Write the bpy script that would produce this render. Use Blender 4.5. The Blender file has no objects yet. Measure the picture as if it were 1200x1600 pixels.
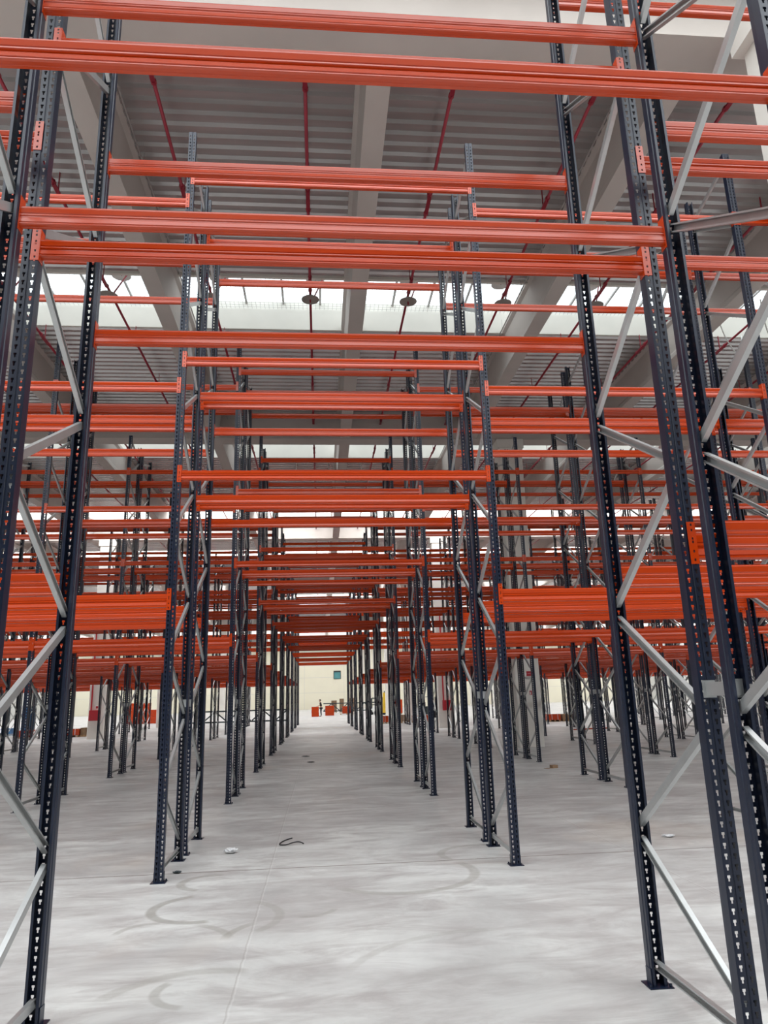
import bpy, bmesh, math, random
from mathutils import Vector, Matrix
random.seed(7)
S = bpy.context.scene
COL = S.collection
R = math.radians

# ------------------------------------------------------------------ camera numbers
F_PX, PITCH, YAW, ROLL, CAM_H = 1126.9, R(14.4146), R(5.2791), R(-1.6135), 1.7531
def proj(x, y, z):
    z -= CAM_H
    ca, sa, cb, sb = math.cos(YAW), math.sin(YAW), math.cos(PITCH), math.sin(PITCH)
    xc = x*ca - y*sa; yc = x*sa + y*ca
    dep = yc*cb + z*sb; up = -yc*sb + z*cb
    if dep < .15: return None
    u = F_PX*xc/dep; v = -F_PX*up/dep
    return (600 + u*math.cos(ROLL) - v*math.sin(ROLL), 800 + u*math.sin(ROLL) + v*math.cos(ROLL), dep)
def in_view(x, y, z, m=0):
    p = proj(x, y, z)
    return p is not None and -m < p[0] < 1200+m and -m < p[1] < 1600+m

cam = bpy.data.cameras.new('camera'); co = bpy.data.objects.new('camera', cam); COL.objects.link(co)
right = Vector((math.cos(YAW), -math.sin(YAW), 0))
fwd = Vector((math.sin(YAW)*math.cos(PITCH), math.cos(YAW)*math.cos(PITCH), math.sin(PITCH)))
up = Vector((-math.sin(YAW)*math.sin(PITCH), -math.cos(YAW)*math.sin(PITCH), math.cos(PITCH)))
Rr = math.cos(ROLL)*right + math.sin(ROLL)*up
Ur = math.cos(ROLL)*up - math.sin(ROLL)*right
M = Matrix((Rr, Ur, -fwd)).transposed().to_4x4(); M.translation = (0, 0, CAM_H)
co.matrix_world = M
cam.sensor_fit = 'VERTICAL'; cam.sensor_height = 32; cam.lens = F_PX*32/1600; cam.clip_start = .05; cam.clip_end = 400
S.camera = co

# ------------------------------------------------------------------ materials
def mat(name, col, rough=.5, metal=0, var=0, vscale=6, spec=.5, bump=0, bscale=40, stretch=None):
    m = bpy.data.materials.new(name); m.use_nodes = True
    nt = m.node_tree; N = nt.nodes; L = nt.links; b = N['Principled BSDF']
    b.inputs['Roughness'].default_value = rough; b.inputs['Metallic'].default_value = metal
    b.inputs['Specular IOR Level'].default_value = spec
    tc = N.new('ShaderNodeTexCoord'); nz = N.new('ShaderNodeTexNoise'); nz.inputs['Scale'].default_value = vscale
    nz.inputs['Detail'].default_value = 4
    if stretch:
        mp = N.new('ShaderNodeMapping'); mp.inputs['Scale'].default_value = stretch
        L.new(tc.outputs['Object'], mp.inputs['Vector']); L.new(mp.outputs[0], nz.inputs['Vector'])
    else: L.new(tc.outputs['Object'], nz.inputs['Vector'])
    rp = N.new('ShaderNodeValToRGB')
    c0 = [max(0, c*(1-var)) for c in col]; c1 = [min(1, c*(1+var)) for c in col]
    rp.color_ramp.elements[0].position = .3; rp.color_ramp.elements[0].color = (*c0, 1)
    rp.color_ramp.elements[1].position = .7; rp.color_ramp.elements[1].color = (*c1, 1)
    L.new(nz.outputs['Fac'], rp.inputs[0]); L.new(rp.outputs[0], b.inputs['Base Color'])
    if bump:
        n2 = N.new('ShaderNodeTexNoise'); n2.inputs['Scale'].default_value = bscale; L.new(tc.outputs['Object'], n2.inputs['Vector'])
        bp = N.new('ShaderNodeBump'); bp.inputs['Strength'].default_value = bump; bp.inputs['Distance'].default_value = .01
        L.new(n2.outputs['Fac'], bp.inputs['Height']); L.new(bp.outputs[0], b.inputs['Normal'])
    return m
def emat(name, col, strength):
    m = bpy.data.materials.new(name); m.use_nodes = True
    N = m.node_tree.nodes; L = m.node_tree.links; N.remove(N['Principled BSDF'])
    e = N.new('ShaderNodeEmission'); e.inputs['Strength'].default_value = strength
    tc = N.new('ShaderNodeTexCoord'); nz = N.new('ShaderNodeTexNoise'); nz.inputs['Scale'].default_value = .3
    L.new(tc.outputs['Object'], nz.inputs['Vector'])
    rp = N.new('ShaderNodeValToRGB'); rp.color_ramp.elements[0].color = (*[c*.92 for c in col], 1); rp.color_ramp.elements[1].color = (*col, 1)
    L.new(nz.outputs['Fac'], rp.inputs[0]); L.new(rp.outputs[0], e.inputs['Color'])
    L.new(e.outputs[0], N['Material Output'].inputs['Surface'])
    return m
ORANGE = mat('orange_paint', (.47, .040, .001), .22, 0, .04, 1.2, .62)
NAVY = mat('navy_paint', (.005, .010, .027), .32, 0, .12, 8, .5)
GALV = mat('galvanised_steel', (.45, .46, .46), .33, .68, .07, 5, .5)
CREAM = mat('cream_precast_concrete', (.72, .69, .63), .8, 0, .04, 1.2, .3)
GREYC = mat('grey_precast_concrete', (.52, .475, .44), .75, 0, .06, .9, .3)
DECK = mat('galvanised_deck', (.47, .45, .445), .27, .7, .12, .8, .5, stretch=(.2, 3, 1))
PIPE = mat('dark_red_pipe_paint', (.26, .012, .028), .4, 0, .1, 2)
PLATE = mat('zinc_disc', (.34, .31, .28), .6, .3, .1, 5)
PALE = mat('pale_plastic', (.75, .75, .72), .6, 0, .05, 5)
WALLM = mat('cream_wall_panel', (.80, .76, .62), .8, 0, .03, .3, .2)
WALLG = mat('pale_grey_wall_panel', (.60, .60, .58), .8, 0, .05, .3, .2)
WHITEM = mat('white_concrete', (.76, .73, .68), .75, 0, .04, 1.0, .3)
REDP = mat('red_sign_paint', (.42, .014, .025), .45, 0, .05, 6)
SIGNW = mat('white_sign_paint', (.82, .82, .80), .5, 0, .03, 6)
CARD = mat('brown_cardboard', (.27, .17, .10), .9, 0, .2, 5)
WOOD = mat('pallet_wood', (.42, .27, .14), .85, 0, .2, 9, stretch=(1, 6, 6))
BLACK = mat('black_rubber', (.012, .012, .014), .6, 0, .2, 6)
DARKM = mat('dark_machine_paint', (.03, .04, .045), .45, 0, .15, 4)
YELLOW = mat('yellow_machine_paint', (.72, .46, .03), .4, 0, .08, 4)
BLUE = mat('blue_crate_plastic', (.05, .2, .42), .5, 0, .15, 4)
WHITEP = mat('white_machine_paint', (.78, .8, .78), .4, 0, .05, 4)
SKIN = mat('skin', (.50, .28, .19), .55, 0, .06, 30)
HAIR = mat('dark_hair', (.02, .014, .01), .7, 0, .2, 60)
CLOTH = mat('black_cloth', (.015, .015, .02), .85, 0, .2, 30, .2)
JEANS = mat('dark_trousers', (.03, .035, .05), .85, 0, .2, 30, .2)
HIVIS = mat('yellow_hi_vis_cloth', (.75, .55, .06), .8, 0, .1, 30, .2)
FILM = mat('clear_wrap_film', (.66, .66, .67), .2, 0, .05, 40, .8)
GLASS = mat('blue_green_window_glass', (.10, .30, .32), .1, 0, .3, .6, .8)
STEELG = mat('grey_conduit', (.42, .40, .39), .5, .4, .1, 6)
SKY = emat('daylight_panel', (.86, .96, 1.0), 2.6)
SKYN = emat('daylight_panel_boosted', (.93, .98, 1.0), 4.6)  # stronger glow for the added strips out of view
SKYF = emat('daylight_panel_far', (.95, .98, 1.0), 11.0)

# floor: polished concrete, dusty streaks, joints and curved tyre marks
def floor_mat():
    m = bpy.data.materials.new('polished_concrete'); m.use_nodes = True
    nt = m.node_tree; N = nt.nodes; L = nt.links; b = N['Principled BSDF']
    tc = N.new('ShaderNodeTexCoord')
    def noise(scale, st, det=5, ro=.6):
        mp = N.new('ShaderNodeMapping'); mp.inputs['Scale'].default_value = st
        L.new(tc.outputs['Object'], mp.inputs['Vector'])
        n = N.new('ShaderNodeTexNoise'); n.inputs['Scale'].default_value = scale; n.inputs['Detail'].default_value = det; n.inputs['Roughness'].default_value = ro
        n.inputs['Distortion'].default_value = .6
        L.new(mp.outputs[0], n.inputs['Vector']); return n.outputs['Fac']
    def ramp(f, stops):
        r = N.new('ShaderNodeValToRGB'); L.new(f, r.inputs[0])
        while len(r.color_ramp.elements) < len(stops): r.color_ramp.elements.new(.5)
        for e, (p, c) in zip(r.color_ramp.elements, stops): e.position = p; e.color = (*c, 1)
        return r.outputs[0]
    def math_(op, a, b_=None):
        n = N.new('ShaderNodeMath'); n.operation = op
        for i, v in enumerate((a, b_)):
            if v is None: continue
            if isinstance(v, (int, float)): n.inputs[i].default_value = v
            else: L.new(v, n.inputs[i])
        return n.outputs[0]
    def mix(fac, a, bcol, mode='MIX'):
        n = N.new('ShaderNodeMix'); n.data_type = 'RGBA'; n.blend_type = mode
        if isinstance(fac, (int, float)): n.inputs[0].default_value = fac
        else: L.new(fac, n.inputs[0])
        if isinstance(a, tuple): n.inputs[6].default_value = (*a, 1)
        else: L.new(a, n.inputs[6])
        if isinstance(bcol, tuple): n.inputs[7].default_value = (*bcol, 1)
        else: L.new(bcol, n.inputs[7])
        return n.outputs[2]
    base = ramp(noise(.62, (.9, 1.25, 1), 7, .65), [(.30, (.33, .315, .31)), (.5, (.475, .468, .458)), (.70, (.62, .62, .60))])
    streak = noise(1.5, (.75, 2.1, 1), 8, .68)
    base = mix(ramp(streak, [(.44, (0, 0, 0)), (.64, (.85, .85, .85))]), base, (.33, .305, .30))
    base = mix(ramp(noise(.9, (.8, 1.6, 1), 4, .6), [(.55, (0, 0, 0)), (.75, (.45, .45, .45))]), base, (.72, .72, .71))
    base = mix(ramp(noise(.33, (1, 1, 1), 3, .5), [(.58, (0, 0, 0)), (.74, (.4, .4, .4))]), base, (.50, .40, .32))
    sx = N.new('ShaderNodeSeparateXYZ'); L.new(tc.outputs['Object'], sx.inputs[0])
    X, Y = sx.outputs[0], sx.outputs[1]
    wob = math_('MULTIPLY', math_('SUBTRACT', noise(7, (1, 1, 1), 2), .5), .02)
    def joint(coord, off, per, w):
        t = math_('ADD', math_('SUBTRACT', coord, off), wob)
        t = math_('PINGPONG', t, per/2) if False else math_('ABSOLUTE', math_('SUBTRACT', math_('FLOORED_MODULO', math_('ADD', t, per/2), per), per/2))
        return math_('LESS_THAN', t, w)
    base = mix(math_('MULTIPLY', joint(Y, 8.55, 16.9, .013), .92), base, (.15, .12, .10))
    base = mix(math_('MULTIPLY', joint(X, -.54, 4.0, .005), .16), base, (.74, .73, .71))
    base = mix(math_('MULTIPLY', joint(X, -.555, 4.0, .005), .35), base, (.25, .22, .2))
    # tyre marks: (cx, cy, radius, width, angle of the middle, half width of the arc, strength)
    arcs = [(-1.05, 7.14, .43, .06, 197, 90, .62), (-1.36, 6.48, .26, .04, 130, 50, .45), (-1.24, 6.13, .55, .05, 40, 27, .55),
            (-.24, 6.2, .5, .05, 150, 27, .6), (-.92, 6.78, .57, .055, 5, 52, .42), (-1.09, 8.07, .31, .06, 165, 88, .55),
            (.79, 8.06, .78, .07, -55, 85, .5), (-.15, 6.98, .28, .04, -58, 42, .45), (-.75, 4.9, .66, .07, 112, 46, .38),
            (-.79, 5.22, .25, .045, 200, 62, .45), (1.83, 8.83, .47, .06, 142, 72, .45), (1.2, 5.0, 1.1, .05, 120, 40, .25),
            (4.9, 9.9, .8, .07, 200, 80, .3), (.3, 12.5, .9, .06, 80, 60, .25)]
    rough_noise = noise(9, (1, 1, 1), 4)
    for cx, cy, r, w, a0, ha, st in arcs:
        dx = math_('SUBTRACT', X, cx); dy = math_('SUBTRACT', Y, cy)
        d = math_('SQRT', math_('ADD', math_('MULTIPLY', dx, dx), math_('MULTIPLY', dy, dy)))
        band = N.new('ShaderNodeMapRange'); band.interpolation_type = 'SMOOTHSTEP'
        L.new(math_('ABSOLUTE', math_('SUBTRACT', d, r)), band.inputs[0])
        band.inputs[1].default_value = w*.45; band.inputs[2].default_value = w*1.0; band.inputs[3].default_value = 1; band.inputs[4].default_value = 0
        ux, uy = math.cos(R(a0)), math.sin(R(a0))
        dot = math_('DIVIDE', math_('ADD', math_('MULTIPLY', dx, ux), math_('MULTIPLY', dy, uy)), math_('MAXIMUM', d, .01))
        an = N.new('ShaderNodeMapRange'); an.interpolation_type = 'SMOOTHSTEP'; L.new(dot, an.inputs[0])
        cth = math.cos(R(ha)); an.inputs[1].default_value = cth-.04; an.inputs[2].default_value = cth+.12; an.inputs[3].default_value = 0; an.inputs[4].default_value = 1
        f = math_('MULTIPLY', math_('MULTIPLY', band.outputs[0], an.outputs[0]), math_('MULTIPLY', math_('ADD', rough_noise, .35), min(.9, st*1.15)))
        base = mix(f, base, (.25, .235, .21))
    L.new(base, b.inputs['Base Color'])
    rr = N.new('ShaderNodeMapRange'); L.new(streak, rr.inputs[0]); rr.inputs[3].default_value = .34; rr.inputs[4].default_value = .52
    L.new(rr.outputs[0], b.inputs['Roughness']); b.inputs['Specular IOR Level'].default_value = .45
    return m
FLOORM = floor_mat()

# ------------------------------------------------------------------ mesh helpers
class MB:
    """collects quads; builds one mesh"""
    def __init__(s): s.v = []; s.f = []; s.mi = []; s.cur = 0
    def add(s, vs, fs):
        o = len(s.v); s.v += [tuple(v) for v in vs]
        for f in fs: s.f.append(tuple(i+o for i in f)); s.mi.append(s.cur)
    def box(s, x0, x1, y0, y1, z0, z1, M=None):
        vs = [Vector(p) for p in ((x0,y0,z0),(x1,y0,z0),(x1,y1,z0),(x0,y1,z0),(x0,y0,z1),(x1,y0,z1),(x1,y1,z1),(x0,y1,z1))]
        if M is not None: vs = [M @ v for v in vs]
        s.add(vs, [(3,2,1,0),(4,5,6,7),(0,1,5,4),(1,2,6,5),(2,3,7,6),(3,0,4,7)])
    def prism(s, prof, a0, a1, axis='x', cap=True, M=None):
        n = len(prof)
        def P(p, a):
            v = Vector((a, p[0], p[1])) if axis == 'x' else (Vector((p[0], a, p[1])) if axis == 'y' else Vector((p[0], p[1], a)))
            return M @ v if M is not None else v
        vs = [P(p, a0) for p in prof] + [P(p, a1) for p in prof]
        fs = [(i, (i+1) % n, n+(i+1) % n, n+i) for i in range(n)]
        if cap: fs += [tuple(range(n-1, -1, -1)), tuple(range(n, 2*n))]
        s.add(vs, fs)
    def tube(s, p0, p1, r, n=8, r1=None):
        p0, p1 = Vector(p0), Vector(p1); d = (p1-p0).normalized()
        a = d.orthogonal().normalized(); b = d.cross(a); r1 = r if r1 is None else r1
        vs = [p0+(a*math.cos(2*math.pi*i/n)+b*math.sin(2*math.pi*i/n))*r for i in range(n)]
        vs += [p1+(a*math.cos(2*math.pi*i/n)+b*math.sin(2*math.pi*i/n))*r1 for i in range(n)]
        s.add(vs, [(i, (i+1) % n, n+(i+1) % n, n+i) for i in range(n)] + [tuple(range(n-1,-1,-1)), tuple(range(n, 2*n))])
    def merge(s, o, M=None, mi=None):
        vs = [M @ Vector(v) for v in o.v] if M is not None else o.v
        k = len(s.v); s.v += [tuple(v) for v in vs]
        for f, m_ in zip(o.f, o.mi): s.f.append(tuple(i+k for i in f)); s.mi.append(m_ if mi is None else mi)
    def mesh(s, name, mats, smooth=False):
        me = bpy.data.meshes.new(name); me.from_pydata(s.v, [], s.f); me.update()
        for m_ in (mats if isinstance(mats, (list, tuple)) else [mats]): me.materials.append(m_)
        me.polygons.foreach_set('material_index', s.mi)
        bm = bmesh.new(); bm.from_mesh(me); bmesh.ops.recalc_face_normals(bm, faces=bm.faces); bm.to_mesh(me); bm.free()
        if smooth: me.polygons.foreach_set('use_smooth', [True]*len(me.polygons))
        return me
def ob(name, me, parent=None, loc=None, rotz=0, scale=None):
    o = bpy.data.objects.new(name, me); COL.objects.link(o)
    if parent is not None: o.parent = parent
    if loc is not None: o.location = loc
    if rotz: o.rotation_euler = (0, 0, rotz)
    if scale is not None: o.scale = scale
    return o
def tag(o, label, cat, group=None, kind=None):
    if label: o['label'] = label
    if cat: o['category'] = cat
    if group: o['group'] = group
    if kind: o['kind'] = kind
    return o
def struct(name, mb, m, label=None, smooth=False):
    o = ob(name, mb.mesh(name, m, smooth)); o['kind'] = 'structure'
    if label: o['label'] = label
    o['category'] = name.split('_')[0]
    return o

# ------------------------------------------------------------------ rack pieces
POST_W, POST_D, FRAME_D, FRAME_H = .09, .075, 1.10, 9.05
BOT = .006
def post_mesh():
    """roll-formed C upright, open at +y, two columns of keyhole slots in the web (at y=0)"""
    P = .05; n = int((FRAME_H-BOT)/P)
    w = POST_W/2
    # x stations of the web: slots wide and narrow on both sides, shallow groove in the middle
    xs = [-w, -.0325, -.0285, -.0195, -.0155, -.007, -.003, .003, .007, .0155, .0195, .0285, .0325, w]
    ys = [0, 0, 0, 0, 0, 0, .005, .005, 0, 0, 0, 0, 0, 0]
    bm = bmesh.new()
    rows = []
    zlev = []
    for k in range(n):
        z = BOT + k*P
        zlev += [z, z+.012, z+.027, z+.040]
    zlev.append(BOT+n*P); zlev.append(FRAME_H)
    # wide slot rows: between z+.027 and z+.040 ; narrow rows: z+.012 .. z+.027
    flange = [(w, .0), (w, .045), (w-.004, .050), (w-.004, POST_D), (w-.018, POST_D)]
    ring_pts = [(-p[0], p[1]) for p in reversed(flange[1:])] + list(zip(xs, ys)) + flange[1:]
    nl = len(flange)-1
    for z in zlev: rows.append([bm.verts.new((x, y, z)) for x, y in ring_pts])
    for r in range(len(rows)-1):
        ph = r % 4 if r < n*4 else 0
        for c in range(len(ring_pts)-1):
            wc = c - nl        # web interval index
            hole = False
            if 0 <= wc < len(xs)-1:
                if ph == 2 and wc in (1, 2, 3, 9, 10, 11): hole = True
                if ph == 1 and wc in (2, 10): hole = True
            if hole: continue
            bm.faces.new((rows[r][c], rows[r][c+1], rows[r+1][c+1], rows[r+1][c]))
    me = bpy.data.meshes.new('post'); 
    # merge coplanar flange strips into long faces: dissolve edges outside the web
    ed = [e for e in bm.edges if len(e.link_faces) == 2 and abs(e.verts[0].co.z-e.verts[1].co.z) < 1e-6
          and (min(v.co.y for v in e.verts) > .001 and max(v.co.y for v in e.verts) > .02)]
    bm.to_mesh(me); bm.free(); me.materials.append(NAVY)
    # steel thickness
    o = bpy.data.objects.new('tmp', me); COL.objects.link(o)
    md = o.modifiers.new('s', 'SOLIDIFY'); md.thickness = .0022; md.offset = 1
    dg = bpy.context.evaluated_depsgraph_get(); me2 = bpy.data.meshes.new_from_object(o.evaluated_get(dg)); me2.name = 'post'
    bpy.data.objects.remove(o)
    return me2
POST = post_mesh()
def base_mb():
    b = MB(); b.box(-.075, .075, -.035, .105, 0, BOT)
    b.box(-.05, -.0455, .0, .07, BOT, .10); b.box(.0455, .05, .0, .07, BOT, .10)
    for x in (-.062, .062): b.tube((x, .085, BOT), (x, .085, .022), .009, 6)
    return b
BASE = base_mb().mesh('base_plate', NAVY)
def channel(p0, p1, w=.05, d=.03, t=.0025, flip=1):
    """galvanised C-channel from p0 to p1 in the y-z plane, open towards flip*x"""
    p0, p1 = Vector(p0), Vector(p1); dv = p1-p0; Ln = dv.length; dv.normalize()
    side = Vector((1, 0, 0)); nrm = dv.cross(side).normalized()
    Mx = Matrix((dv, nrm, side)).transposed().to_4x4(); Mx.translation = p0
    h = w/2; lip = .009
    prof = [(-h, d/2), (-h, -d/2), (h, -d/2), (h, d/2), (h-lip, d/2), (h-lip, d/2-t), (h-t, d/2-t), (h-t, -d/2+t), (-h+t, -d/2+t), (-h+t, d/2-t), (-h+lip, d/2-t), (-h+lip, d/2)]
    if flip < 0: prof = [(a, -b) for a, b in prof]
    m = MB(); m.prism(prof, 0, Ln, 'x', True, Mx)
    return m
YI, YO = .05, FRAME_D-.05          # brace ends inside the two posts
def brace_list():
    out = []
    lo = [.20+1.4*k for k in range(7)]; hi = [.88+1.4*k for k in range(6)]
    for k in range(6):
        out.append(((YI, hi[k]-.05), (YO, lo[k]+.05)))
        out.append(((YI, hi[k]+.05), (YO, lo[k+1]-.05)))
    out.append(((YI, 8.93), (YO, lo[6]+.06)))
    return out
BR = brace_list()
def _rel(p0, p1, fl):
    return channel((0, 0, 0), (0, p1[0]-p0[0], p1[1]-p0[1]), flip=fl)
BR_DOWN = _rel(*BR[0], 1).mesh('brace', GALV)
BR_UP = _rel(*BR[1], -1).mesh('brace', GALV)
BR_TOP = _rel(*BR[-1], 1).mesh('brace', GALV)
BR_BASE = channel((0, 0, 0), (0, YO-YI, 0), flip=1).mesh('crossbar', GALV)
def bolts_mb():
    return None
# spacer tying the two racks of a double row together
def spacer_mb():
    s = MB(); s.box(-.02, .02, -.26, .02, -.035, .035); s.cur = 0
    s.box(-.035, .035, -.255, -.249, -.045, .045); s.box(-.035, .035, .004, .01, -.045, .045)
    return s
SPACER = spacer_mb().mesh('row_spacer', GALV)

def frame_full(x, y, back, label):
    """back=False: frame whose low brace nodes are on its far post (front rack); True: mirrored"""
    e = bpy.data.objects.new('rack_upright', None); COL.objects.link(e); e.empty_display_size = .2
    # front rack: local y runs away from the camera; back rack: rotated half a turn so low nodes sit at its near post
    if back: e.location = (x, y+FRAME_D, 0); e.rotation_euler = (0, 0, math.pi)
    else: e.location = (x, y, 0)
    tag(e, label, 'rack frame', 'navy upright rack frames')
    for yy, rz in ((0, 0), (FRAME_D, math.pi)):
        p = ob('post', POST, e, (0, yy, 0), rz)
        ob('base_plate', BASE, p)
    ob('crossbar', BR_BASE, e, (0, YI, .12))
    for i, (a, b) in enumerate(BR):
        me = BR_TOP if i == len(BR)-1 else (BR_DOWN if i % 2 == 0 else BR_UP)
        ob('brace', me, e, (0, a[0], a[1]))
    if back:
        for z in (1.75,): ob('row_spacer', SPACER, e, (0, FRAME_D+.02, z), math.pi)['label'] = 'galvanised spacer to the rack in front'
    return e
def frame_one_mesh():
    f = MB()
    def mesh2mb(me, mi):
        m = MB(); m.v = [tuple(v.co) for v in me.vertices]; m.f = [tuple(p.vertices) for p in me.polygons]; m.mi = [mi]*len(m.f); return m
    pm = mesh2mb(POST, 0); bmm = mesh2mb(BASE, 0)
    for yy, rz in ((0, 0), (FRAME_D, math.pi)):
        Mx = Matrix.Translation((0, yy, 0)) @ Matrix.Rotation(rz, 4, 'Z'); f.merge(pm, Mx, 0); f.merge(bmm, Mx, 0)
    f.merge(mesh2mb(BR_BASE, 1), Matrix.Translation((0, YI, .12)), 1)
    for i, (a, b) in enumerate(BR):
        me = BR_TOP if i == len(BR)-1 else (BR_DOWN if i % 2 == 0 else BR_UP)
        f.merge(mesh2mb(me, 1), Matrix.Translation((0, a[0], a[1])), 1)
    me = bpy.data.meshes.new('rack_upright'); me.from_pydata(f.v, [], f.f); me.update()
    me.materials.append(NAVY); me.materials.append(GALV); me.polygons.foreach_set('material_index', f.mi)
    return me
FRAME_ONE = frame_one_mesh()

# beams: box section with grooved faces, end connectors with hook holes
def beam_prof(h):
    d = .05
    fz = [f*h for f in (0, .05, .09, .13, .17, .38, .42, .48, .52, .58, .62, .66, .88, .93, .96, 1)]
    fy = [.008, 0, 0, .007, .001, .006, .013, .013, .003, .003, .011, .004, 0, 0, .009, .009]
    front = list(zip(fy, fz)); back = [(d-y*.6, z) for y, z in reversed(front)]
    bot = [(d*.62, 0), (d*.58, .003), (d*.45, .003), (d*.41, 0)]
    return front + back + bot
def beam_mesh(L, h):
    m = MB(); m.prism(beam_prof(h), -L/2, L/2, 'x'); return m
def conn_mb(sgn, h):
    """end connector at the beam end; sgn=-1 left end, +1 right end; origin at beam end, beam bottom"""
    m = MB(); z0, z1 = -.028, h+.062; t = .004
    xa, xb = (0, t) if sgn < 0 else (-t, 0)
    m.box(xa, xb, -.006, .055, z0, z1)
    # front plate over the post with hook holes, built as a grid with openings
    W = .044; cols = [0, .014, .024, W]; zs = [z0]
    H = z1-z0; holes = []
    for fr in (.10, .30, .52, .60, .80, .93):
        zc = z0+H*fr; holes.append((zc-.007, zc+.007))
    for a, b in holes: zs += [a, b]
    zs.append(z1)
    for r in range(len(zs)-1):
        for c in range(3):
            if r % 2 == 1 and c == 1: continue
            a, b = cols[c], cols[c+1]
            if sgn < 0: a, b = -b, -a
            m.box(a, b, -.006, -.003, zs[r], zs[r+1])
    return m
_bm_cache = {}
def beam_meshes(L, h):
    k = (round(L, 3), round(h, 3))
    if k not in _bm_cache:
        _bm_cache[k] = (beam_mesh(L, h).mesh('rack_crossbeam', ORANGE), conn_mb(-1, h).mesh('end_connector', ORANGE), conn_mb(1, h).mesh('end_connector', ORANGE))
    return _bm_cache[k]

# ------------------------------------------------------------------ rack layout
XL, XR = -1.640, 2.050             # posts either side of the aisle tunnel
PL, PR = 3.61, 3.68                # bay pitch to the left / right
ROW1, PITCH_Y, GAP, NROWS = 2.4427, 5.702, .2404, 10
def station(i): return XR + PR*(i-1) if i >= 1 else XL - PL*(-i-1)     # i = 1,2,.. right ; -1,-2,.. left
HB = .114
TUN = {1: [4.367, 5.815, 8.387]}
SIDE = {1: [2.60, 5.11, 7.67]}
def tun_levels(k): return TUN.get(k, [4.367, 5.815, 8.387])
def side_levels(k): return SIDE.get(k, [2.93, 5.475, 8.04])
ORD = ['zeroth', 'first', 'second', 'third', 'fourth', 'fifth', 'sixth', 'seventh', 'eighth', 'ninth', 'tenth', 'eleventh', 'twelfth', 'thirteenth', 'fourteenth']

def vis_frame(x, y):
    return any(in_view(x, y+dy, z, 20) for dy in (0, FRAME_D) for z in [k*.45 for k in range(21)])
frames = []
for k in range(1, NROWS+1):
    for rk in (0, 1):
        y = ROW1 + PITCH_Y*(k-1) + rk*(FRAME_D+GAP)
        if k == NROWS and rk == 1: pass
        for i in list(range(-12, 0)) + list(range(1, 14)):
            if vis_frame(station(i), y): frames.append((k, rk, i, station(i), y))
def side_txt(i): return ('left' if i < 0 else 'right')
for k, rk, i, x, y in frames:
    n = abs(i); rackn = 'front' if rk == 0 else 'back'
    lab = f'navy rack frame, {ORD[n]} to {side_txt(i)} of aisle, {rackn} rack, {ORD[k]} double row'
    if k <= 5: frame_full(x, y, rk == 1, lab)
    else:
        o = ob('rack_upright', FRAME_ONE, None, (x, y+FRAME_D, 0) if rk else (x, y, 0), math.pi if rk else 0)
        tag(o, lab, 'rack frame', 'navy upright rack frames')

# every beam, then the 300 largest in view as things of their own
beams = []
st = sorted([i for i in range(-12, 14) if i != 0])
for k in range(1, NROWS+1):
    for face in range(4):
        yb = ROW1 + PITCH_Y*(k-1) + (0 if face < 2 else FRAME_D+GAP) + (FRAME_D if face % 2 else 0)
        for a, b in zip(st[:-1], st[1:]):
            x0, x1 = station(a)+POST_W/2, station(b)-POST_W/2
            tun = (a == -1)
            levs = tun_levels(k) if tun else side_levels(k)
            for li, zt in enumerate(levs):
                h = .15 if (not tun and li == 0) else HB
                pts = [proj(x0+(x1-x0)*t/12, yb, zt-h/2) for t in range(13)]
                vis = [p for p in pts if p and -10 < p[0] < 1210 and -15 < p[1] < 1615]
                if not vis: continue
                area = len(vis)/13*(x1-x0)*h*(F_PX/min(p[2] for p in vis))**2
                beams.append((area, k, face, a, b, li, zt, h, x0, x1, yb))
beams.sort(key=lambda t: -t[0])
FACE = ['near face of front rack', 'far face of front rack', 'near face of back rack', 'far face of back rack']
LEV = ['lowest', 'middle', 'top']
rest = MB()
print('frames', len(frames), 'beams', len(beams))
for idx, (area, k, face, a, b, li, zt, h, x0, x1, yb) in enumerate(beams):
    L = x1-x0; cx = (x0+x1)/2
    if idx < 300:
        me, cl, cr = beam_meshes(L, h)
        o = ob('rack_crossbeam', me, None, (cx, yb, zt-h), math.pi if face % 2 else 0)
        if a == -1: where = 'over the aisle'
        elif b < 0: where = f'{ORD[-b]} bay left'
        else: where = f'{ORD[a]} bay right'
        tag(o, f'orange beam {where}, {LEV[li]} level, {FACE[face]}, {ORD[k]} double row', 'rack beam', 'orange pallet rack beams')
        if k <= 5:
            ob('end_connector', cl, o, (-L/2, 0, 0)); ob('end_connector', cr, o, (L/2, 0, 0))
    else:
        Mx = Matrix.Translation((cx, yb, zt-h)) @ Matrix.Rotation(math.pi if face % 2 else 0, 4, 'Z')
        rest.prism(beam_prof(h), -L/2, L/2, 'x', True, Mx)
if rest.v:
    o = ob('rack_crossbeams', rest.mesh('rack_crossbeams', ORANGE))
    tag(o, 'mass of distant orange beams receding through the far rack rows', 'rack beams', None, 'stuff')

# ------------------------------------------------------------------ building shell
HX0, HX1, HY0, HY1 = -48, 62, -14, 136
ZD, ZG = 12.0, 10.95
f = MB(); f.add([(HX0, HY0, 0), (HX1, HY0, 0), (HX1, HY1, 0), (HX0, HY1, 0)], [(0, 1, 2, 3)])
struct('floor', f, FLOORM, 'pale polished concrete warehouse floor')
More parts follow.
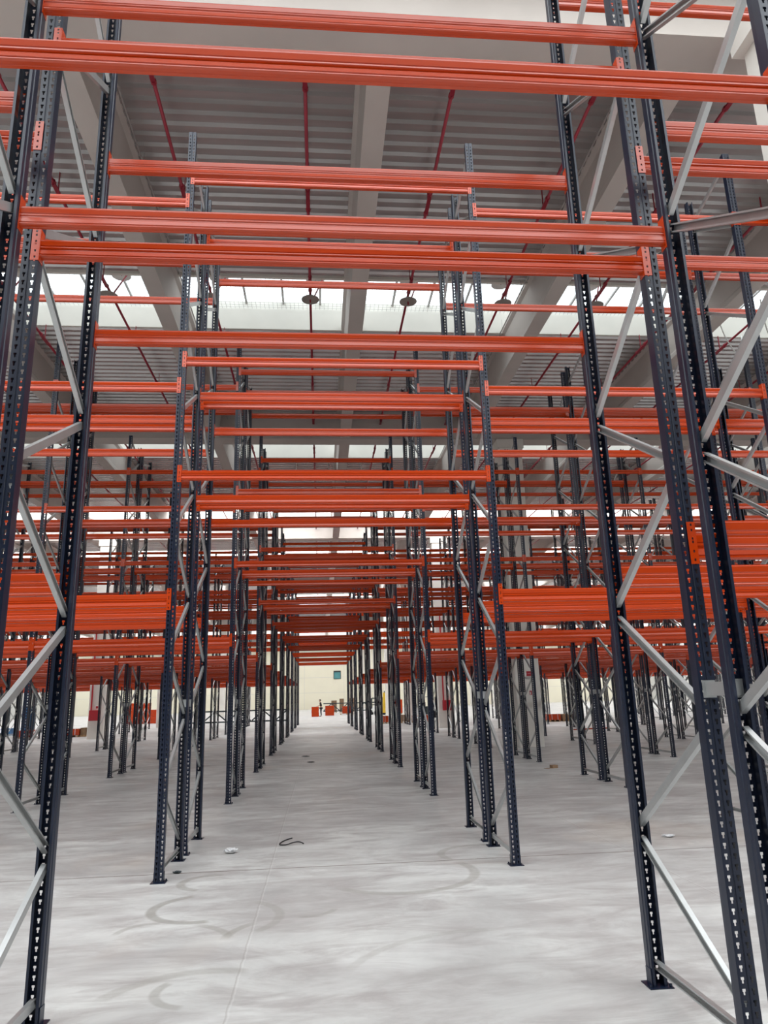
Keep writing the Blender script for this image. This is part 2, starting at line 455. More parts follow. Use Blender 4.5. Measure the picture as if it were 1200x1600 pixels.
# roof deck between skylight strips
SKY0, SKYW, SKYP = 16.2, 2.55, 11.3
strips = [(-11.0, 9.3), (.9, 6.3)] + [(SKY0 + SKYP*k, SKYW) for k in range(0, 11)]  # first two are unseen strips, added and widened to brighten the near hall
deck = MB()
RP = .273
def deck_seg(y0, y1):
    n = max(1, round((y1-y0)/RP)); p = (y1-y0)/n; prof = []
    for i in range(n):
        y = y0+i*p
        prof += [(y, ZD), (y+p*.36, ZD), (y+p*.50, ZD+.06), (y+p*.86, ZD+.06)]
    prof.append((y1, ZD))
    o = len(deck.v)
    for x in (HX0, HX1):
        deck.v += [(x, a, b) for a, b in prof]
    m = len(prof)
    for i in range(m-1): deck.f.append((o+i, o+i+1, o+m+i+1, o+m+i)); deck.mi.append(0)
edges = [HY0] + [v for s in strips for v in (s[0], s[0]+s[1])] + [HY1]
edges = [max(HY0, min(HY1, e)) for e in edges]
for i in range(0, len(edges), 2):
    if edges[i+1]-edges[i] > .1: deck_seg(edges[i], edges[i+1])
struct('ceiling', deck, DECK, 'corrugated galvanised roof deck')
# skylights: kerb walls, light panel on top, glazing bars, net
UP = .85
for n, (s, SKYW) in enumerate(strips):
    if s+SKYW < HY0+.1 or s > HY1-3: continue
    kb = MB()
    kb.box(HX0, HX1, s-.08, s, ZD-.02, ZD+UP); kb.box(HX0, HX1, s+SKYW, s+SKYW+.08, ZD-.02, ZD+UP)
    o = struct(f'window_{n+1}', kb, CREAM, 'long rooflight strip with cream kerbs')
    g = MB(); g.add([(HX0, s, ZD+UP), (HX1, s, ZD+UP), (HX1, s+SKYW, ZD+UP), (HX0, s+SKYW, ZD+UP)], [(3, 2, 1, 0)])
    pn = ob('light_panel', g.mesh('light_panel', SKYN if s < 10 else (SKY if s < 30 else SKYF)), o); pn['label'] = 'white translucent daylight panel'
    b = MB()
    x = -30.4
    while x < 40:
        b.box(x-.03, x+.03, s, s+SKYW, ZD+UP-.07, ZD+UP-.01); x += 1.05
    b.box(HX0, HX1, s+SKYW*.5-.015, s+SKYW*.5+.015, ZD+UP-.05, ZD+UP-.01)
    ob('glazing_bar', b.mesh('glazing_bar', STEELG), o)
    if 10 < s < 35:
        nb = MB(); x = -14.0
        while x < 22:
            nb.box(x-.003, x+.003, s, s+SKYW, ZD+.62, ZD+.626); x += .12
        y = s+.06
        while y < s+SKYW:
            nb.box(-14, 22, y-.003, y+.003, ZD+.62, ZD+.626); y += .12
        ob('safety_net', nb.mesh('safety_net', STEELG), o)['label'] = 'fine grey safety net'
# main girders across, secondary beams lengthwise
G0, GP, GW = 8.02, 16.9, .62
girders = [G0+GP*k for k in range(-1, 8)]
for n, gy in enumerate(girders):
    m = MB()
    # I-shaped prestressed girder: bottom flange, web, top flange
    prof = [(gy, ZG), (gy+GW, ZG), (gy+GW, ZG+.95), (gy, ZG+.95)]
    prof = [(gy, ZG), (gy+GW, ZG), (gy+GW, ZD+.12), (gy, ZD+.12)]
    m.prism(prof, HX0, HX1, 'x')
    m.box(HX0, HX1, gy-.02, gy, ZG+.0, ZG+.05)
    struct(f'trim_{n+1}', m, GREYC, 'deep pale precast concrete roof girder across the hall')
tn = len(girders)
SB0, SBP = .95, 4.70
for j in range(-8, 10):
    xc = SB0+SBP*j
    if not (-34 < xc < 46): continue
    tn += 1; m = MB()
    prof = [(xc-.19, 11.0), (xc+.19, 11.0), (xc+.19, 11.12), (xc+.14, 11.2), (xc+.22, 11.92), (xc+.30, 12.0), (xc+.30, ZD+.13), (xc-.30, ZD+.13), (xc-.30, 12.0), (xc-.22, 11.92), (xc-.14, 11.2), (xc-.19, 11.12)]
    ys = [v for gy in girders[1:] for v in (gy, gy+GW)][1:] + [HY1]
    for a in range(0, len(ys), 2):
        y0, y1 = max(HY0, ys[a]), min(HY1, ys[a+1])
        if y1-y0 > .1: m.prism(prof, y0, y1, 'y')
    struct(f'trim_{tn}', m, GREYC, 'lengthwise precast concrete roof beam')
# columns
colnames = 0
for gy in girders[1:]:
    for cx in (-12.1, 7.07, 26.2):
        y0 = gy-.08; y1 = gy+.72
        if gy < 9:
            if cx != 7.07: continue
            cx_ = 6.50; y0, y1 = 7.28, 8.0
        else: cx_ = cx
        if not any(in_view(cx_, y0, z, 60) for z in (0, 1, 2, 4, 6, 8, 9.5, 10.2)): continue
        tn += 1; m = MB(); c = .03
        prof = [(cx_-.43+c, y0), (cx_+.43-c, y0), (cx_+.43, y0+c), (cx_+.43, y1-c), (cx_+.43-c, y1), (cx_-.43+c, y1), (cx_-.43, y1-c), (cx_-.43, y0+c)]
        if gy < 9: prof = [(a*.8+cx_*.2, b) for a, b in prof]
        m.prism(prof, 0, ZG, 'z')
        m.box(cx_-.5, cx_+.5, y0-.03, y1+.03, ZG-.35, ZG-.01)
        struct(f'trim_{tn}', m, WHITEM, 'square white concrete column')
# walls
w = MB(); w.box(HX0, HX1, HY1, HY1+.2, 0, ZD+.3)
struct('wall_far', w, WALLM, 'cream panelled far wall')
for nm, x0, x1 in (('wall_left', HX0-.2, HX0), ('wall_right', HX1, HX1+.2)):
    w = MB(); w.box(x0, x1, HY0, HY1, 0, ZD+.3); struct(nm, w, WALLG, 'pale grey panelled side wall')
w = MB(); w.box(HX0, HX1, HY0-.2, HY0, 0, ZD+.3); struct('wall_back', w, mat('darkened_unseen_wall', (.10, .10, .10), .9), 'unseen wall behind the viewer, darkened to cut reflections')  # out of view; kept dark so the low beams mirror little light
# panel joints on the far wall
w = MB()
for z in (2.9, 5.6, 8.3, 10.6): w.box(HX0, HX1, HY1-.012, HY1, z-.02, z+.02)
x = HX0+1.9
while x < HX1: w.box(x-.02, x+.02, HY1-.012, HY1, 0, ZD); x += 7.2
tn += 1; struct(f'trim_{tn}', w, WALLG, 'thin joints between the wall panels')
# small square window high on the far wall
w = MB(); wx, wz, hw = 3.1, 5.9, .57
w.box(wx-hw-.09, wx+hw+.09, HY1-.06, HY1-.005, wz+hw, wz+hw+.28); w.box(wx-hw-.09, wx+hw+.09, HY1-.06, HY1-.005, wz-hw-.09, wz-hw)
w.box(wx-hw-.09, wx-hw, HY1-.06, HY1-.005, wz-hw, wz+hw); w.box(wx+hw, wx+hw+.09, HY1-.06, HY1-.005, wz-hw, wz+hw)
wo = struct('window_30', w, DARKM, 'small square window high on the far wall')
g = MB(); g.box(wx-hw, wx+hw, HY1-.03, HY1-.01, wz-hw, wz+hw); ob('window_glass', g.mesh('window_glass', GLASS), wo)

# ------------------------------------------------------------------ sprinkler pipes and discs
PZ = 11.55
for j, px in enumerate((-9.95, -7.5, -5.08, -2.65, -.2, 2.25, 4.68, 7.1, 9.5, 11.95, 14.4, 16.8)):
    m = MB(); r = .032
    segs = [G for G in girders]
    m.tube((px, 1.0, PZ), (px, 70, PZ), r, 8)
    o = ob('sprinkler_pipe', m.mesh('sprinkler_pipe', PIPE, True))
    nl = sum(1 for q in (-9.95, -7.5, -5.08, -2.65, -.2) if q >= px) if px < 0 else sum(1 for q in (2.25, 4.68, 7.1, 9.5, 11.95, 14.4, 16.8) if q <= px)
    tag(o, f'dark red sprinkler pipe under the roof deck, {ORD[nl]} {"left" if px < .5 else "right"} of the central roof beam', 'pipe', 'dark red sprinkler pipes')
    y = 3.2
    while y < 45:
        c = MB(); c.tube((px, y-.03, PZ), (px, y+.03, PZ), .052, 8); c.tube((px, y, PZ), (px, y, PZ-.08), .014, 6); c.tube((px, y+.55, PZ), (px, y+.61, PZ), .05, 8)
        c.box(px-.006, px+.006, y+.26, y+.30, PZ+.03, ZD-.01); c.box(px-.04, px+.04, y-.02, y+.6, PZ-.036, PZ-.030)
        cc = ob('pipe_coupling', c.mesh('pipe_coupling', PIPE), o); y += 3.05
k = 0
for s in (strips[2][0],):
    for px in (-7.5, -5.08, -2.65, -.2, 2.25, 4.68, 7.1, 9.5):
        yy = s-.06
        if not in_view(px, yy, 11.4, -5): continue
        m = MB(); m.tube((px, yy, 11.38), (px, yy, 11.392), .22, 20); 
        e = ob('heat_collector_disc', m.mesh('heat_collector_disc', PLATE))
        m2 = MB(); m2.tube((px, yy, 11.30), (px, yy, PZ), .02, 8); ob('sprinkler_head', m2.mesh('sprinkler_head', PIPE), e)
        tag(e, f'round zinc heat collector disc below sprinkler pipe, {"nearer" if s < 20 else "farther"} rooflight, at x {k}', 'disc', 'sprinkler heat collector discs'); k += 1
        side = 'left' if px < .5 else 'right'
        nl = sum(1 for q in (-7.5, -5.08, -2.65, -.2) if q >= px) if px < 0 else sum(1 for q in (2.25, 4.68, 7.1, 9.5) if q <= px)
        e['label'] = f'round zinc disc, {ORD[nl]} {side} of the central roof beam, under the {"nearer" if s < 20 else "farther"} rooflight'
        if s < 20:
            m = MB(); xq, yq, zq = px+.12, s+.45, ZD+.25
            m.tube((xq, yq, zq), (xq, yq, zq+.012), .24, 20)
            e2 = ob('heat_collector_disc', m.mesh('heat_collector_disc', PALE))
            a = MB(); a.tube((xq, yq, zq+.012), (xq+.25, yq-.1, zq+.10), .02, 8); a.tube((xq+.25, yq-.1, zq+.10), (px+.10, yy+.12, PZ), .02, 8)
            ob('red_arm', a.mesh('red_arm', PIPE), e2)
            tag(e2, f'pale round disc inside the nearer rooflight, {ORD[nl]} {side} of the central roof beam', 'disc', 'pale discs in the rooflight')
for px, lab in ((-3.3, 'thin grey conduit along the deck, left of the tunnel'), (5.15, 'thin grey conduit along the deck, right of the tunnel')):
    m = MB(); m.tube((px, 1, 11.7), (px, 60, 11.7), .014, 6)
    for y in range(2, 60, 2): m.tube((px, y, 11.7), (px, y, 11.99), .006, 4)
    tag(ob('conduit', m.mesh('conduit', STEELG)), lab, 'conduit')


# ------------------------------------------------------------------ things lying about
def curve_mb(pts, r, n=6):
    m = MB(); 
    for a, b in zip(pts[:-1], pts[1:]): m.tube(a, b, r, n)
    return m
def smooth_tube(name, pts, r, m_):
    cu = bpy.data.curves.new(name, 'CURVE'); cu.dimensions = '3D'; cu.bevel_depth = r; cu.bevel_resolution = 2
    sp = cu.splines.new('NURBS'); sp.points.add(len(pts)-1); sp.use_endpoint_u = True; sp.order_u = 3
    for p, q in zip(sp.points, pts): p.co = (*q, 1)
    o = bpy.data.objects.new(name, cu); COL.objects.link(o); dg = bpy.context.evaluated_depsgraph_get()
    me = bpy.data.meshes.new_from_object(o.evaluated_get(dg)); bpy.data.objects.remove(o); me.materials.clear(); me.materials.append(m_)
    return ob(name, me)
tag(smooth_tube('cable_offcut', [(-.38, 10.25, .008), (-.47, 10.13, .01), (-.53, 9.86, .01), (-.50, 9.80, .01), (-.42, 9.79, .012), (-.36, 9.88, .02), (-.26, 9.93, .02), (-.22, 9.84, .008)], .007, BLACK), 'short bent piece of black cable lying on the aisle floor', 'cable offcut')
def crumpled(name, x, y, r, h, m_, lab, cat, seed=1, n=26):
    rnd = random.Random(seed); bm = bmesh.new(); bmesh.ops.create_icosphere(bm, subdivisions=3, radius=1)
    for v in bm.verts:
        k = 1 + rnd.uniform(-.35, .35); v.co = Vector((v.co.x*r*k, v.co.y*r*.8*k, max(0, (v.co.z*.5+.5)*h*k)))
    me = bpy.data.meshes.new(name); bm.to_mesh(me); bm.free(); me.materials.append(m_)
    return tag(ob(name, me, None, (x, y, .001)), lab, cat)
crumpled('plastic_wrap', -1.08, 9.5, .075, .05, FILM, 'crumpled clear plastic wrap on the floor near the left frames', 'plastic wrap', 3)
crumpled('paper_scrap', -1.53, 8.56, .04, .02, DARKM, 'small dark paper scrap on the floor joint by left frame foot', 'scrap', 4)
crumpled('dark_rag', -.47, 24.3, .11, .02, BLACK, 'small dark rag far along the aisle floor, the farther one', 'rag', 5)
crumpled('dark_rag', -.28, 22.0, .10, .02, BLACK, 'small dark rag far along the aisle floor, the nearer one', 'rag', 6)
crumpled('plastic_scrap', 4.25, 9.25, .07, .025, FILM, 'small pale plastic scrap on the floor under the right bay', 'scrap', 7)
m = MB(); m.box(-.16, .02, -.06, .06, 0, .004); m.box(.02, .16, -.07, .07, 0, .07)
tag(ob('cardboard_scrap', m.mesh('cardboard_scrap', CARD), None, (5.5, 17.9, 0), .3), 'small brown cardboard scrap beside the right rack frames', 'cardboard')
# white hanging cables and drop rods near the rooflights
tag(smooth_tube('white_cable', [(11.03, 17.2, 11.9), (11.2, 17.3, 11.3), (11.55, 17.55, 11.0), (12.0, 18.0, 11.0), (12.5, 18.4, 11.3), (12.6, 18.6, 11.95)], .018, PALE), 'white sagging cable hung under the right rooflight', 'cable')
tag(smooth_tube('white_cable', [(11.9, 16.5, 11.9), (12.1, 16.8, 11.2), (12.6, 17.2, 10.95), (13.4, 17.6, 11.2), (13.6, 17.8, 11.95)], .018, PALE), 'white sagging cable at the right picture edge, below the rooflight', 'cable')
for q, x in enumerate((-1.02, .42, 1.9)):
    m = MB(); m.tube((x, 30.9, 11.62), (x, 30.9, 11.99), .022, 6)
    tag(ob('drop_rod', m.mesh('drop_rod', PALE)), f'white drop rod beyond second rooflight, {["left", "middle", "right"][q]} of three', 'rod', 'white drop rods')

# columns' safety fittings
def sign_on(x, y, z, w, h, m_, label):
    m = MB(); m.box(x-w/2, x+w/2, y-.012, y, z-h/2, z+h/2)
    o = ob('sign', m.mesh('sign', m_)); return tag(o, label, 'sign')
YC = G0+GP-.08
sg = sign_on(7.17, YC, 2.41, .26, .16, REDP, 'red fire hose sign on the white column at right, upper one')
m = MB(); m.tube((7.0, YC-.001, 2.41), (7.0, YC-.012, 2.41), .045, 12); ob('round_symbol', m.mesh('round_symbol', SIGNW), sg)
m = MB(); m.box(7.08, 7.28, YC-.016, YC-.012, 2.40, 2.425); ob('sign_stripe', m.mesh('sign_stripe', mat('dull_pink_print', (.55, .16, .2), .6)), sg)
m = MB(); m.box(6.98, 7.26, YC-.06, YC, 2.25, 2.31); tag(ob('lamp_box', m.mesh('lamp_box', STEELG)), 'grey lamp housing under the red sign on the white column', 'lamp box')
sg = sign_on(7.17, YC, 1.77, .15, .16, SIGNW, 'small white and red extinguisher sign on the right column')
m = MB(); m.box(7.10, 7.185, YC-.015, YC-.012, 1.70, 1.84); ob('red_panel', m.mesh('red_panel', REDP), sg)
m = MB(); m.box(7.12, 7.145, YC-.018, YC-.015, 1.71, 1.79); m.box(7.126, 7.138, YC-.018, YC-.015, 1.79, 1.81); ob('extinguisher_symbol', m.mesh('extinguisher_symbol', SIGNW), sg)
YH = G0+GP*2-.08
for xx, lab in ((-12.17, 'left'), (7.13, 'right')):
    m = MB(); m.box(xx-.26, xx+.26, YH-.2, YH, .96, 1.51)
    e = ob('hose_cabinet', m.mesh('hose_cabinet', REDP)); tag(e, f'red fire hose cabinet with riser pipe on far white column, {lab}', 'hose cabinet', 'red hose cabinets')
    m = MB(); m.box(xx-.2, xx+.2, YH-.212, YH-.2, 1.02, 1.45); ob('door', m.mesh('door', REDP), e)
    m = MB(); m.tube((xx-.2, YH-.05, 1.51), (xx-.2, YH-.05, 6.5), .04, 8); ob('riser_pipe', m.mesh('riser_pipe', REDP), e)
sg = sign_on(-12.08, YH, 1.66, .2, .2, SIGNW, 'small white and red sign above the left hose cabinet')
m = MB(); m.box(-12.14, -12.02, YH-.016, YH-.012, 1.6, 1.72); ob('red_symbol', m.mesh('red_symbol', REDP), sg)

# bundles of spare orange beams, stacked
def bundle_mesh(L, D, H, rows):
    m = MB(); n = max(2, int(D/.055)); pw = D/n
    for i in range(n):
        m.box(-L/2 + random.uniform(-.01, .02), L/2 + random.uniform(-.02, .01), -D/2+i*pw+.003, -D/2+(i+1)*pw-.003, .008, H-.004)
    for x in (-L*.3, L*.3): m.box(x-.02, x+.02, -D/2, D/2, 0, .008)
    return m.mesh('rail_bundle', ORANGE)
B1 = bundle_mesh(.74, 1.2, .2, 1)
for q in range(5):
    o = ob('rail_bundle', B1, None, (-.55+random.uniform(-.02, .02), 78.6, q*.2))
    tag(o, f'orange bundle of rack beams stacked left of the standing person, {["bottom", "second from bottom", "middle", "second from top", "top"][q]}', 'beam bundle', 'beam bundles beside the person')
B2 = bundle_mesh(.95, 1.2, .26, 1)
for q in range(4):
    o = ob('rail_bundle', B2, None, (1.0, 82.4, q*.26))
    tag(o, f'orange bundle in the stack right of the person, {["bottom", "second", "third", "top"][q]} layer', 'beam bundle', 'beam bundles right of the person')
for q in range(3):
    o = ob('rail_bundle', B2, None, (2.95, 84.5, .14+q*.26))
    tag(o, f'orange bundle on pale pallet near the tunnel end, {["bottom", "middle", "top"][q]} layer', 'beam bundle', 'beam bundles on the pallet')
def pallet(x, y, lab, L=1.3, W=1.1):
    e = bpy.data.objects.new('pallet', None); COL.objects.link(e); e.location = (x, y, 0); tag(e, lab, 'pallet')
    for q in range(5):
        m = MB(); m.box(-L/2, L/2, -W/2+q*W/5+.02, -W/2+(q+1)*W/5-.02, .118, .14); ob('board', m.mesh('board', WOOD), e)
    for q in (-1, 0, 1):
        m = MB(); m.box(q*(L/2-.06)-.05, q*(L/2-.06)+.05, -W/2, W/2, 0, .118); ob('bearer', m.mesh('bearer', WOOD), e)
pallet(2.95, 84.5, 'pale wooden pallet under orange bundles near the tunnel end', 1.5, 1.3)
B3 = bundle_mesh(.62, 1.0, .31, 1)
for c in range(4):
    for q in range(6):
        if c == 3 and q > 3: continue
        o = ob('rail_bundle', B3, None, (-17.55+c*.69, 71.5, q*.31))
        tag(o, f'red-orange bundle, {ORD[c+1]} column from left of the tall far-left stack, {ORD[q+1]} layer up', 'beam bundle', 'tall bundle stacks at far left')
def block(name, x, y, L, W, H, m_, lab, cat, strap=None, z=0):
    m = MB(); m.box(-L/2, L/2, -W/2, W/2, .1, H); o = ob(name, m.mesh(name, m_), None, (x, y, z)); tag(o, lab, cat)
    for q in (-1, 0, 1):
        k = MB(); k.box(q*L*.4-.05, q*L*.4+.05, -W/2, W/2, 0, .1); ob('bearer', k.mesh('bearer', WOOD), o)
    if strap:
        for q in (-.25, .25):
            k = MB(); k.box(q*L-.012, q*L+.012, -W/2-.003, W/2+.003, .1, H+.003); ob('strap', k.mesh('strap', strap), o)
    return o
block('rail_pack', -14.6, 46, .95, .8, .46, ORANGE, 'orange beam pack on the floor beside the left white column', 'beam pack', PALE)
block('carton', -13.95, 46.1, .28, .75, .5, CARD, 'brown carton next to the orange pack by the left column', 'carton')
block('rail_pack', -17.2, 46, .8, .8, .46, ORANGE, 'orange beam pack lying behind the left frames, farther left', 'beam pack', PALE)
block('rail_pack', 4.55, 51.9, .5, .8, .52, ORANGE, 'orange beam pack on the floor behind the right tunnel frames', 'beam pack', PALE)
block('carton', 5.85, 51.9, .6, .7, .55, CARD, 'brown carton on the floor behind the right tunnel frames', 'carton', PALE)
block('rail_pack', 6.6, 51.9, .5, .8, .48, ORANGE, 'orange beam pack right of the brown carton behind right frames', 'beam pack', PALE)
block('rail_pack', 7.55, 51.9, .5, .8, .5, ORANGE, 'orange beam pack beside the far right white column', 'beam pack', PALE)
block('rail_pack', 14.6, 46.2, .75, .8, .45, ORANGE, 'orange beam pack seen right of the signed white column', 'beam pack', PALE)
block('carton', 15.5, 46.2, .8, .7, .44, CARD, 'brown carton right of the signed white column', 'carton')
m = MB(); m.box(-.9, .9, -.05, 0, 0, .05); m.box(-.7, 1.0, .03, .08, 0, .05)
tag(ob('loose_steel', m.mesh('loose_steel', ORANGE), None, (12.9, 35.2, 0), .2), 'loose orange steel pieces on the floor right of the column', 'steel pieces')
BC = MB(); BC.box(-.3, .3, -.3, .3, .05, .4); BC.box(-.32, .32, -.32, .32, .4, .45); BC.box(-.28, .28, -.28, .28, 0, .05)
BCM = BC.mesh('crate', BLUE)
for q in range(4):
    o = ob('crate', BCM, None, (-19.4, 51.8, q*.45)); tag(o, f'blue plastic crate in the far-left stack, {["bottom", "second", "third", "top"][q]}', 'crate', 'blue crates in the stack')
o = ob('crate', BCM, None, (-20.6, 51.7, 0)); tag(o, 'blue plastic crate on the floor left of the blue stack', 'crate', 'blue crates in the stack')

# dark lattice girders standing on edge on the floor
def lattice(x0, x1, y, z, lab):
    e = bpy.data.objects.new('lattice_girder', None); COL.objects.link(e); e.location = (x0, y, z); tag(e, lab, 'girder', 'dark lattice girders beyond the racks')
    L = x1-x0; n = int(L/.95); p = L/n
    for zz in (0, .9):
        m = MB(); m.box(0, L, -.07, .07, zz, zz+.12); ob('chord', m.mesh('chord', DARKM), e)
    for i in range(n):
        za, zb = (.12, .9) if i % 2 == 0 else (.9, .12)
        a = Vector((i*p+.05, 0, za)); b = Vector(((i+1)*p-.05, 0, zb)); d = (b-a).normalized(); nn = Vector((-d.z, 0, d.x))*.055
        m = MB(); vs = [a-nn, b-nn, b+nn, a+nn]; m.add([v+Vector((0, -.045, 0)) for v in vs]+[v+Vector((0, .045, 0)) for v in vs], [(0,1,2,3),(7,6,5,4),(0,4,5,1),(1,5,6,2),(2,6,7,3),(3,7,4,0)])
        ob('diagonal', m.mesh('diagonal', DARKM), e)
lattice(-12.2, -2.9, 66, 0, 'dark lattice girder on the floor beyond the racks left of the tunnel')
lattice(.35, 9.4, 92, .25, 'dark lattice girder on timber blocks behind the standing person')
for q, x in enumerate((1.2, 8.2)):
    m = MB(); m.box(x-.08, x+.08, 91.7, 92.3, 0, .25); tag(ob('timber_block', m.mesh('timber_block', WOOD)), f'timber block under the lattice girder behind the person, {["left", "right"][q]} one', 'timber')
for q, (x, y, w_, h_) in enumerate(((1.75, 97, .7, 1.55), (2.75, 97.2, .55, 1.75), (4.2, 97, .8, 1.8))):
    block('carton_pile', x, y, w_, .9, h_, CARD, f'brown carton pile against the far area, {["left", "middle", "right"][q]} of three', 'carton pile', DARKM)
block('rail_pack', 8.3, 80, .9, .8, 1.5, ORANGE, 'tall red-orange pack behind the yellow truck', 'beam pack')

# trucks
def truck(x, y, rz, body, lab, s=1.0, mast=2.2, wedge=False):
    e = bpy.data.objects.new('forklift_truck', None); COL.objects.link(e); e.location = (x, y, 0); e.rotation_euler = (0, 0, rz); e.scale = (s, s, s)
    tag(e, lab, 'forklift')
    m = MB(); m.prism([(-.95, .3), (.55, .3), (.55, .62), (.15, .72), (-.2, 1.0), (-.95, 1.05), (-1.02, .7)], -.5, .5, 'y'); ob('body', m.mesh('body', body), e)
    m = MB(); m.box(-.5, -.1, -.25, .25, 1.0, 1.1); m.box(-.62, -.5, -.25, .25, 1.0, 1.5); ob('seat', m.mesh('seat', BLACK), e)
    m = MB()
    for yy in (-.45, .45):
        m.tube((.35, yy, .7), (.15, yy, 2.0), .03, 6); m.tube((-.85, yy, 1.0), (-.7, yy, 2.0), .03, 6); m.tube((.15, yy, 2.0), (-.7, yy, 2.0), .03, 6)
    for xx in (-.6, -.35, -.1, .1): m.tube((xx, -.45, 2.0), (xx, .45, 2.0), .02, 6)
    ob('overhead_guard', m.mesh('overhead_guard', DARKM), e)
    m = MB()
    for yy in (-.3, .3): m.box(.6, .72, yy-.06, yy+.06, .08, mast)
    for zz in (.4, 1.1, mast-.1): m.box(.62, .70, -.3, .3, zz, zz+.1)
    ob('mast', m.mesh('mast', DARKM if not wedge else body), e)
    for yy in (-.22, .22):
        m = MB(); m.box(.72, .76, yy-.05, yy+.05, .08, .55); m.box(.72, 1.75, yy-.05, yy+.05, .06, .10); ob('fork', m.mesh('fork', BLACK), e)
    for xx, r in ((.35, .28), (-.7, .23)):
        for yy in (-.48, .48):
            m = MB(); m.tube((xx, yy-.09, r), (xx, yy+.09, r), r, 18); ob('wheel', m.mesh('wheel', BLACK), e)
truck(9.2, 62.5, .1, DARKM, 'black forklift truck behind the right rack frames', .85, 2.0)
truck(5.95, 79.5, math.pi/2+.4, WHITEP, 'white truck with dark overhead guard behind right frames', .9, 1.9)
e = bpy.data.objects.new('pallet_stacker', None); COL.objects.link(e); e.location = (6.85, 78, 0); e.scale = (1.2, 1.2, 1); tag(e, 'yellow pallet stacker with tall tapered mast behind right frames', 'stacker')
m = MB(); m.prism([(-.30, .2), (.32, .2), (.32, 1.15), (.14, 1.25), (.06, 2.25), (-.24, 2.25)], -.35, .35, 'y'); ob('body', m.mesh('body', YELLOW), e)
m = MB(); m.box(-.32, .4, -.38, .38, .06, .2); ob('chassis', m.mesh('chassis', BLACK), e)
m = MB(); m.tube((-.12, 0, 2.25), (-.12, 0, 2.4), .04, 8); ob('beacon', m.mesh('beacon', BLACK), e)
for xx in (-.2, .28):
    m = MB(); m.tube((xx, -.3, .09), (xx, .3, .09), .09, 14); ob('wheel', m.mesh('wheel', BLACK), e)
m = MB(); m.tube((.3, 0, 1.0), (.42, 0, 1.3), .02, 6); m.tube((.42, -.12, 1.3), (.42, .12, 1.3), .02, 6); ob('tiller', m.mesh('tiller', BLACK), e)

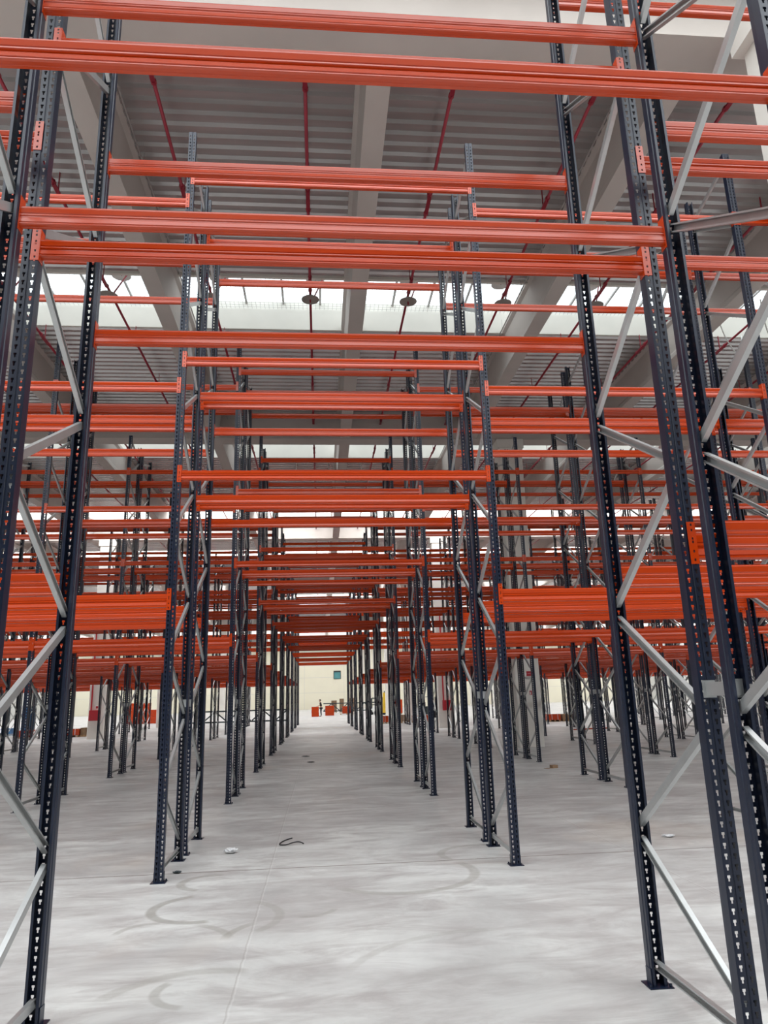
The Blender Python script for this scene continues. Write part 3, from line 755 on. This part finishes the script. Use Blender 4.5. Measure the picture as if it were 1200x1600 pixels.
# ------------------------------------------------------------------ the person
def skin_mesh(name, verts, edges, radii, root, mats, sub=1):
    me = bpy.data.meshes.new(name); me.from_pydata(verts, edges, []); me.update()
    o = bpy.data.objects.new(name, me); COL.objects.link(o)
    md = o.modifiers.new('skin', 'SKIN'); md.use_smooth_shade = True
    for v, r in zip(me.skin_vertices[0].data, radii): v.radius = r if isinstance(r, tuple) else (r, r)
    me.skin_vertices[0].data[root].use_root = True
    sb = o.modifiers.new('sub', 'SUBSURF'); sb.levels = sub; sb.render_levels = sub
    dg = bpy.context.evaluated_depsgraph_get(); m2 = bpy.data.meshes.new_from_object(o.evaluated_get(dg)); m2.name = name
    bpy.data.objects.remove(o); m2.materials.clear()
    for m_ in mats: m2.materials.append(m_)
    for p in m2.polygons: p.use_smooth = True
    return m2
def person(x, y, rz):
    V = []; E_ = []; Rd = []
    def j(co, r, par=None):
        V.append(co); Rd.append(r); i = len(V)-1
        if par is not None: E_.append((par, i))
        return i
    # facing -x, leaning slightly over the work
    pel = j((0, 0, .93), (.15, .11)); wai = j((-.01, 0, 1.08), (.135, .10), pel); che = j((-.05, 0, 1.28), (.16, .115), wai)
    nb = j((-.07, 0, 1.43), .06, che); nk = j((-.10, 0, 1.49), .052, nb); h1 = j((-.125, 0, 1.57), (.072, .085), nk); h2 = j((-.13, 0, 1.66), (.074, .09), h1); j((-.12, 0, 1.71), (.05, .06), h2)
    j((-.225, 0, 1.60), .012, h1)                                              # nose
    hands = []
    for s in (-1, 1):
        j((-.115, s*.085, 1.60), .014, h1)                                     # ear
        sh = j((-.06, s*.19, 1.38), .062, che); el = j((-.16, s*.24, 1.12), .044, sh); wr = j((-.37, s*.17, 1.06), .028, el)
        pa = j((-.43, s*.15, 1.045), (.036, .018), wr); kn = j((-.475, s*.145, 1.03), (.036, .015), pa)
        for q, (dy, ln) in enumerate(((-.028, .062), (-.010, .075), (.010, .08), (.028, .07))):
            a = j((-.475-ln*.45, s*.145+dy, 1.022), .008, kn); b = j((-.475-ln*.8, s*.145+dy*1.1, 1.005), .0075, a); j((-.475-ln, s*.145+dy*1.1, .985), .0065, b)
        t = j((-.43, s*.15-s*.035, 1.035), .010, pa); j((-.465, s*.15-s*.055, 1.02), .0085, t)
        hi = j((0, s*.09, .86), .10, pel); kn2 = j((-.02, s*.10, .48), .062, hi); an = j((.02, s*.105, .09), .04, kn2); he = j((.03, s*.105, .045), .042, an); to = j((-.12, s*.115, .035), .034, he); j((-.19, s*.118, .028), .024, to)
    body = ob('person', skin_mesh('person', V, E_, Rd, 0, [SKIN], 2), None, (x, y, 0), rz)
    tag(body, 'person in dark clothes bending over the orange bundles at the aisle end', 'person')
    V = []; E_ = []; Rd = []
    pel = j((0, 0, .98), (.165, .125)); che = j((-.05, 0, 1.28), (.178, .132), pel); nb = j((-.07, 0, 1.42), .09, che)
    for s in (-1, 1):
        sh = j((-.06, s*.19, 1.38), .078, che); j((-.13, s*.225, 1.19), .062, sh)
    ob('shirt', skin_mesh('shirt', V, E_, Rd, 0, [CLOTH], 2), body)
    V = []; E_ = []; Rd = []
    pel = j((0, 0, .96), (.168, .13))
    for s in (-1, 1):
        hi = j((0, s*.09, .85), .115, pel); kn = j((-.02, s*.10, .48), .078, hi); j((.02, s*.105, .10), .062, kn)
    ob('trousers', skin_mesh('trousers', V, E_, Rd, 0, [JEANS], 2), body)
    for s in (-1, 1):
        V = []; E_ = []; Rd = []
        he = j((.035, s*.105, .055), .055); to = j((-.12, s*.115, .042), .044, he); j((-.20, s*.118, .034), .032, to)
        ob('shoe', skin_mesh('shoe', V, E_, Rd, 0, [BLACK], 2), body)
    V = []; E_ = []; Rd = []
    a = j((-.105, 0, 1.65), (.083, .092)); j((-.115, 0, 1.715), (.066, .08), a); j((-.07, 0, 1.58), (.068, .06), a)
    ob('hair', skin_mesh('hair', V, E_, Rd, 0, [HAIR], 2), body)
    for s in (-1, 1):
        bm = bmesh.new(); bmesh.ops.create_icosphere(bm, subdivisions=2, radius=.012); me = bpy.data.meshes.new('eye'); bm.to_mesh(me); bm.free(); me.materials.append(BLACK)
        ob('eye', me, body, (-.208, s*.032, 1.625))
    m = MB(); m.box(-.212, -.20, -.025, .025, 1.552, 1.562); ob('mouth', m.mesh('mouth', REDP), body)
person(.06, 78.7, 0)

# ------------------------------------------------------------------ light
wd = bpy.data.worlds.new('world'); S.world = wd; wd.use_nodes = True
wd.node_tree.nodes['Background'].inputs[0].default_value = (.8, .9, 1, 1); wd.node_tree.nodes['Background'].inputs[1].default_value = 1.0

S.view_settings.view_transform = 'Standard'; S.view_settings.look = 'None'; S.view_settings.gamma = 1; S.view_settings.use_curve_mapping = False
S.view_settings.exposure = 0.2
S.cycles.max_bounces = 8; S.cycles.diffuse_bounces = 5; S.cycles.glossy_bounces = 4
S.cycles.use_denoising = True
